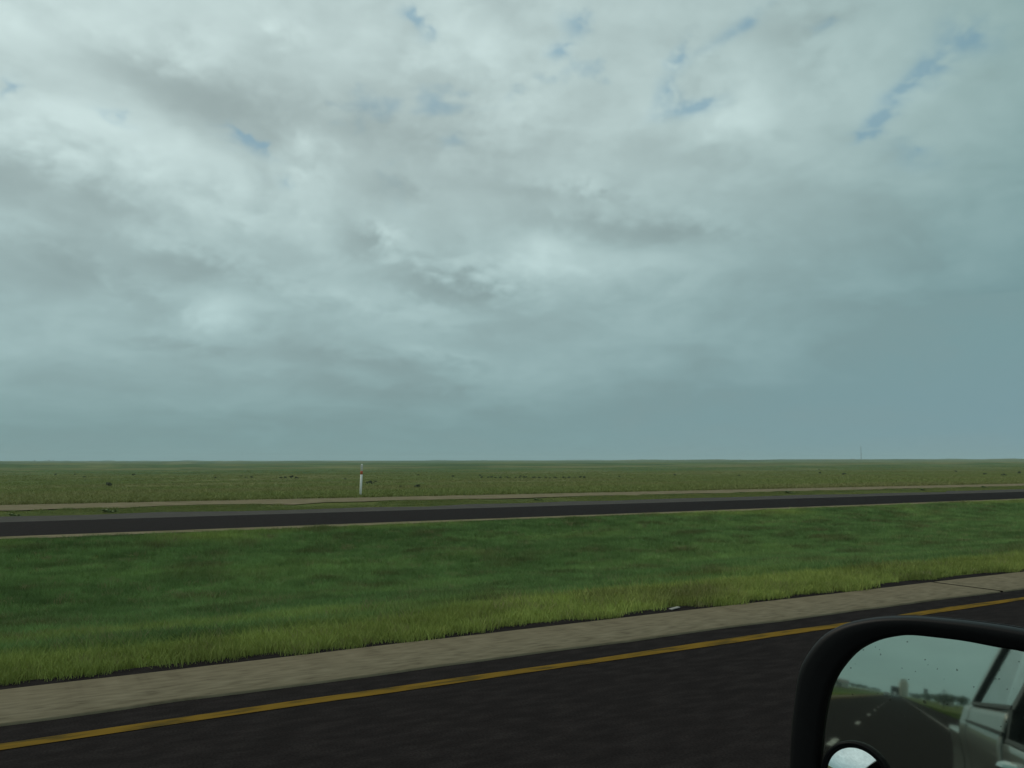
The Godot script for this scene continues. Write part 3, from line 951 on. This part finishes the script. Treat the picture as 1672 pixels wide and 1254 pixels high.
func make_pickup() -> void:
	var car := thing("pickup_truck", "silver pickup truck whose black side mirror shows the road behind", "pickup truck", Vector3(0, 0, 0.61))
	for s in [-1.0, 1.0]:
		var fd := part("front_door", panel(-0.79, 0.86, s, 1.215), M.silver_paint, car)
		part("handle", handle(s, 0.5), M.chrome, fd, Vector3(-0.52, 1.172, s * 0.982))
		part("belt_moulding", slat(Vector3(-0.78, 1.224, s * 0.960), Vector3(0.84, 1.222, s * 0.960), Vector3(0, 0.005, s * -0.002), Vector3(0, 0.002, s * 0.006)), M.black_trim, fd)
		var rd := part("rear_door", panel(-2.18, -0.805, s), M.silver_paint, car)
		part("handle", handle(s), M.silver_paint, rd, Vector3(-1.98, 1.03, s * 0.945))
		part("belt_moulding", slat(Vector3(-2.18, 1.308, s * 0.945), Vector3(-0.82, 1.308, s * 0.945), Vector3(0, 0.006, s * -0.002), Vector3(0, 0.002, s * 0.006)), M.black_trim, rd)
		part("crease_moulding", slat(Vector3(-2.17, 1.238, s * 0.968), Vector3(-0.81, 1.238, s * 0.968), Vector3(0, 0.005, 0), Vector3(0, 0.0, s * 0.004)), M.black_trim, rd)
		part("cab_corner", panel(-2.58, -2.195, s), M.silver_paint, car)
		var fe := part("front_fender", panel(0.875, 2.42, s, 1.16, 24, 0.10), M.silver_paint, car)
		part("headlight", box(Vector3(0.14, 0.20, 0.30), 0.04), M.lamp_clear, fe, Vector3(2.38, 0.93, s * 0.72))
		var bs := part("bed_side", panel(-4.32, -2.61, s, 1.165, 26, -0.012), M.silver_paint, car)
		part("tail_light", box(Vector3(0.06, 0.34, 0.12), 0.02), M.lamp_red, bs, Vector3(-4.31, 0.96, s * 0.79))
		part("inner_wall", slat(Vector3(-4.28, 0.95, s * 0.80), Vector3(-2.62, 0.95, s * 0.80), Vector3(0, 0.205, 0), Vector3(0, 0, 0.01)), M.silver_paint, bs)
		# pillars
		part("front_pillar", slat(Vector3(0.98, 1.27, s * 0.90), Vector3(0.42, 1.77, s * 0.70), Vector3(0.05, 0.03, 0), Vector3(0, 0.0, s * 0.03)), M.silver_paint, car)
		part("middle_pillar", slat(Vector3(-0.79, 1.20, s * 0.952), Vector3(-0.80, 1.30, s * 0.938), Vector3(0.045, 0, 0), Vector3(0, 0.004, s * 0.014)), M.black_trim, car)
		part("middle_pillar_top", slat(Vector3(-0.80, 1.30, s * 0.935), Vector3(-0.83, 1.765, s * 0.722), Vector3(0.05, 0, 0), Vector3(0, 0.006, s * 0.014)), M.black_trim, car)
		part("rear_pillar", net([[Vector3(-2.18, 1.29, s * 0.948), Vector3(-2.30, 1.29, s * 0.95), Vector3(-2.48, 1.29, s * 0.945), Vector3(-2.58, 1.29, s * 0.91), Vector3(-2.60, 1.29, s * 0.80)], [Vector3(-2.13, 1.55, s * 0.838), Vector3(-2.26, 1.55, s * 0.84), Vector3(-2.44, 1.55, s * 0.835), Vector3(-2.53, 1.55, s * 0.805), Vector3(-2.55, 1.55, s * 0.73)], [Vector3(-2.08, 1.77, s * 0.742), Vector3(-2.22, 1.77, s * 0.742), Vector3(-2.38, 1.77, s * 0.735), Vector3(-2.47, 1.77, s * 0.71), Vector3(-2.49, 1.77, s * 0.64)]]), M.silver_paint, car)
		part("door_top_rail", slat(Vector3(0.44, 1.775, s * 0.725), Vector3(-2.40, 1.775, s * 0.725), Vector3(0, 0.022, 0), Vector3(0, 0, s * 0.03)), M.silver_paint, car)
		part("rear_window_seal", slat(Vector3(-2.175, 1.31, s * 0.941), Vector3(-2.075, 1.76, s * 0.744), Vector3(0.016, 0, 0), Vector3(0, 0.002, s * 0.009)), M.black_trim, car)
		part("rear_side_window", flat([Vector3(-2.17, 1.31, s * 0.936), Vector3(-0.85, 1.31, s * 0.936), Vector3(-0.87, 1.757, s * 0.739), Vector3(-2.07, 1.757, s * 0.739)]), M.tinted_glass, car)
		for x in [1.62, -3.1]:
			var wh := part("wheel", lathe([[0.0, -0.05], [0.25, -0.05], [0.27, -0.12], [0.34, -0.13], [0.39, -0.09], [0.395, 0.0], [0.39, 0.09], [0.34, 0.13], [0.27, 0.12], [0.0, 0.12]], 32), M.tyre, car, Vector3(x, 0.395, s * 0.80))
			wh.rotation_degrees.x = 90.0 * s
			part("rim", lathe([[0.0, 0.10], [0.06, 0.13], [0.10, 0.09], [0.22, 0.10], [0.255, 0.135], [0.26, 0.10]], 28), M.alloy, wh)
	part("front_side_window", flat([Vector3(-0.75, 1.23, 0.948), Vector3(0.88, 1.23, 0.945), Vector3(0.42, 1.757, 0.735), Vector3(-0.79, 1.757, 0.739)]), M.tinted_glass, car)
	part("front_side_window", flat([Vector3(-0.75, 1.225, -0.946), Vector3(0.86, 1.225, -0.942), Vector3(0.80, 1.318, -0.905), Vector3(-0.76, 1.325, -0.905)]), M.tinted_glass, car)
	part("windscreen", flat([Vector3(1.0, 1.27, -0.84), Vector3(1.0, 1.27, 0.84), Vector3(0.44, 1.775, 0.66), Vector3(0.44, 1.775, -0.66)]), M.tinted_glass, car)
	part("rear_window", flat([Vector3(-2.57, 1.30, -0.80), Vector3(-2.57, 1.30, 0.80), Vector3(-2.48, 1.76, 0.64), Vector3(-2.48, 1.76, -0.64)]), M.tinted_glass, car)
	var rows := []
	for x in [0.42, 0.30, -0.2, -1.2, -2.1, -2.42, -2.50]:
		var drop: float = 0.035 if (x > 0.4 or x < -2.45) else 0.0
		var r := []
		for k in 13:
			var t := -1.0 + k / 6.0
			r.append(Vector3(x, 1.785 + 0.085 * (1.0 - pow(absf(t), 2.4)) - drop, t * 0.75))
		rows.append(r)
	part("roof", net(rows), M.silver_paint, car)
	rows = []
	for x in [1.02, 1.3, 1.7, 2.1, 2.35, 2.44]:
		var r := []
		for k in 11:
			var t := -1.0 + k / 5.0
			r.append(Vector3(x, 1.20 - 0.055 * (x - 1.0) / 1.4 - (0.08 if x > 2.4 else 0.0) + 0.03 * (1.0 - t * t), t * 0.87 * plan(x)))
		rows.append(r)
	part("hood", net(rows), M.silver_paint, car)
	part("grille", box(Vector3(0.06, 0.32, 1.15), 0.03), M.black_trim, car, Vector3(2.42, 0.90, 0))
	part("front_bumper", box(Vector3(0.24, 0.26, 1.80), 0.08), M.chrome, car, Vector3(2.47, 0.58, 0))
	part("rear_bumper", box(Vector3(0.18, 0.20, 1.70), 0.05), M.chrome, car, Vector3(-4.42, 0.60, 0))
	part("tailgate", box(Vector3(0.06, 0.50, 1.52), 0.02), M.silver_paint, car, Vector3(-4.31, 0.96, 0))
	part("bed_floor", box(Vector3(1.68, 0.05, 1.58), 0.01), M.black_trim, car, Vector3(-3.46, 0.74, 0))
	part("bed_front_wall", box(Vector3(0.03, 0.48, 1.58), 0.01), M.silver_paint, car, Vector3(-2.63, 0.98, 0))
	part("underbody", box(Vector3(6.3, 0.14, 1.50), 0.04), M.black_trim, car, Vector3(-0.95, 0.44, 0))
	part("cab_floor", box(Vector3(3.3, 0.06, 1.74), 0.02), M.cabin_cloth, car, Vector3(-0.8, 0.56, 0))
	part("cab_back_wall", box(Vector3(0.05, 0.78, 1.70), 0.02), M.cabin_cloth, car, Vector3(-2.54, 0.90, 0))
	for s in [-1.0, 1.0]:
		part("inner_side_lining", box(Vector3(3.40, 0.70, 0.03), 0.01), M.cabin_cloth, car, Vector3(-0.84, 0.92, s * 0.885))
	part("headliner", box(Vector3(2.75, 0.02, 1.36), 0.008), M.cabin_cloth, car, Vector3(-1.05, 1.765, 0))
	part("dashboard", box(Vector3(0.42, 0.42, 1.70), 0.12), M.cabin_cloth, car, Vector3(0.84, 0.99, 0))
	for q in [[-0.25, -0.42], [-0.25, 0.42], [-1.55, -0.42], [-1.55, 0.42]]:
		var seat := part("seat", box(Vector3(0.52, 0.18, 0.54), 0.06), M.cabin_cloth, car, Vector3(q[0], 0.80, q[1]))
		var back := part("backrest", box(Vector3(0.15, 0.62, 0.52), 0.06), M.cabin_cloth, seat, Vector3(-0.34, 0.36, 0))
		back.rotation_degrees.z = 14
	var sw := part("steering_wheel", torus(0.19, 0.016), M.black_trim, car, Vector3(0.46, 1.10, -0.42))
	sw.rotation_degrees.z = -62
	part("column", bar([Vector3.ZERO, Vector3(0, 0.30, 0)], 0.03, 8), M.black_trim, sw)
	make_mirror(car)

func torus(big: float, small: float) -> ArrayMesh:
	var rows := []
	for i in 33:
		var a := TAU * i / 32.0
		var r := []
		for k in 8:
			var b := TAU * k / 8.0
			r.append(Vector3(cos(a) * (big + small * cos(b)), small * sin(b), sin(a) * (big + small * cos(b))))
		rows.append(r)
	return net(rows, true, true)

func handle(s: float, l := 1.0) -> ArrayMesh:
	return bar([Vector3(-0.09 * l, 0, -s * 0.02), Vector3(-0.085 * l, 0, s * 0.012), Vector3(0.0, 0.0, s * 0.018), Vector3(0.085 * l, 0, s * 0.012), Vector3(0.09 * l, 0, -s * 0.02)], 0.011, 8)

func make_mirror(car: Node3D) -> void:
	var c := Vector3(0.8743, 1.2964, -0.5811 - 0.61)
	var basis := Basis(Vector3(0.3032, 0, 0.9529), Vector3(0.1183, 0.9923, -0.0376), Vector3(-0.94555, 0.12415, 0.30087))
	var centre := Vector2(0, -45)
	var v2 := func(a: Array) -> Array: return a.map(func(p): return Vector2(p[0], p[1]))
	var n := 120
	var outer := outline(v2.call([[-163, -104], [-162, -68], [-159, -33], [-154, 3], [-143, 27], [-125, 50], [-103, 65], [-79, 74], [-53, 80], [-20, 84], [11, 85], [47, 85], [87, 83], [125, 79], [150, 70], [163, 50], [168, 0], [168, -100], [160, -140], [140, -160], [90, -170], [0, -176], [-100, -175], [-138, -168], [-157, -152], [-164, -130]]), n, centre)
	var inner := outline(v2.call([[-127, -99], [-126, -83], [-123, -49], [-117, -17], [-109, 5], [-96, 25], [-82, 40], [-63, 52], [-44, 59], [-25, 63], [1, 64], [31, 64], [60, 62], [84, 61], [115, 56], [132, 45], [140, 20], [140, -60], [135, -110], [118, -132], [80, -140], [0, -145], [-90, -143], [-112, -135], [-122, -120]]), n, centre)
	var rows := []
	# [share of the way from the opening to the rim, scale of the rim, height towards the viewer in mm]
	for e in [[0.0, 1.0, -12.0], [0.0, 1.0, 6.0], [0.05, 1.0, 9.5], [0.15, 1.0, 10.6], [0.45, 1.0, 12.0], [0.74, 1.0, 13.2], [0.84, 1.0, 12.2], [0.92, 1.0, 9.0], [0.975, 1.0, 3.5], [1.0, 1.0, -3.0], [1.0, 1.001, -10.0], [1.0, 0.99, -10.6], [1.0, 0.99, -12.2], [1.0, 1.006, -12.8], [1.0, 1.008, -18.0], [1.0, 1.0, -40.0], [1.0, 0.96, -66.0], [1.0, 0.86, -92.0], [1.0, 0.66, -112.0], [1.0, 0.36, -124.0], [1.0, 0.0, -128.0]]:
		var r := []
		for k in n:
			var p: Vector2 = inner[k].lerp(outer[k], e[0])
			p = centre + (p - centre) * e[1]
			r.append(Vector3(p.x, p.y, e[2]) * 0.001)
		rows.append(r)
	var sm := part("side_mirror", net(rows, true, true), M.black_plastic, car)
	sm.transform = Transform3D(basis, c)
	# flat glass
	var st := SurfaceTool.new()
	st.begin(Mesh.PRIMITIVE_TRIANGLES)
	for k in n:
		for p in [centre, inner[(k + 1) % n], inner[k]]:
			st.set_normal(Vector3(0, 0, 1))
			st.set_uv(Vector2((p.x + 160.0) / 320.0, (100.0 - p.y) / 280.0))
			st.add_vertex(Vector3(p.x, p.y, 0) * 0.001)
	part("mirror_glass", st.commit(), mat("mirror_glass", lin(0.57, 0.62, 0.53), 0.025, 1.0), sm)
	# dried specks of dust on the glass
	var r := RandomNumberGenerator.new()
	r.seed = 12
	var sp := SurfaceTool.new()
	sp.begin(Mesh.PRIMITIVE_TRIANGLES)
	for i in 46:
		var p := Vector3(r.randf_range(-95, 120), r.randf_range(-40, 56), 0.25) * 0.001
		var size := r.randf_range(0.0004, 0.0011) * (1.7 if i % 9 == 0 else 1.0)
		var ring := []
		for k in 8:
			ring.append(p + Vector3(cos(TAU * k / 8.0), sin(TAU * k / 8.0), 0) * size * r.randf_range(0.6, 1.3))
		for k in 8:
			for q in [p, ring[(k + 1) % 8], ring[k]]:
				sp.set_normal(Vector3(0, 0, 1))
				sp.add_vertex(q)
	var dust := mat("dust", Color(0.26, 0.27, 0.2, 0.35), 0.95)
	dust.transparency = BaseMaterial3D.TRANSPARENCY_ALPHA
	part("dust_specks", sp.commit(), dust, sm).set_meta("kind", "stuff")
	# stick-on round mirror
	var bc := Vector3(-84.5, -102, 0) * 0.001
	var cap := []
	for i in 17:
		var a := deg_to_rad(21.5) * i / 16.0
		cap.append([0.093 * sin(a), 0.093 * (cos(a) - cos(deg_to_rad(21.5))) + 0.004])
	cap.reverse()
	var cv := part("round_convex_mirror", lathe(cap, 64), M.convex_mirror, sm, bc)
	cv.rotation_degrees.x = 90
	var rim := part("round_mirror_rim", lathe([[0.0405, 0.0], [0.0402, 0.004], [0.0390, 0.0065], [0.0372, 0.0068], [0.0362, 0.0056], [0.0352, 0.0062], [0.0340, 0.0056], [0.0335, 0.003]], 64), M.black_plastic, sm, bc)
	rim.rotation_degrees.x = 90
	part("arm", slat(Vector3(0.15, -0.11, -0.05), Vector3(0.262, -0.10, -0.045), Vector3(0, 0.045, 0), Vector3(0, 0, 0.03)), M.black_plastic, sm)
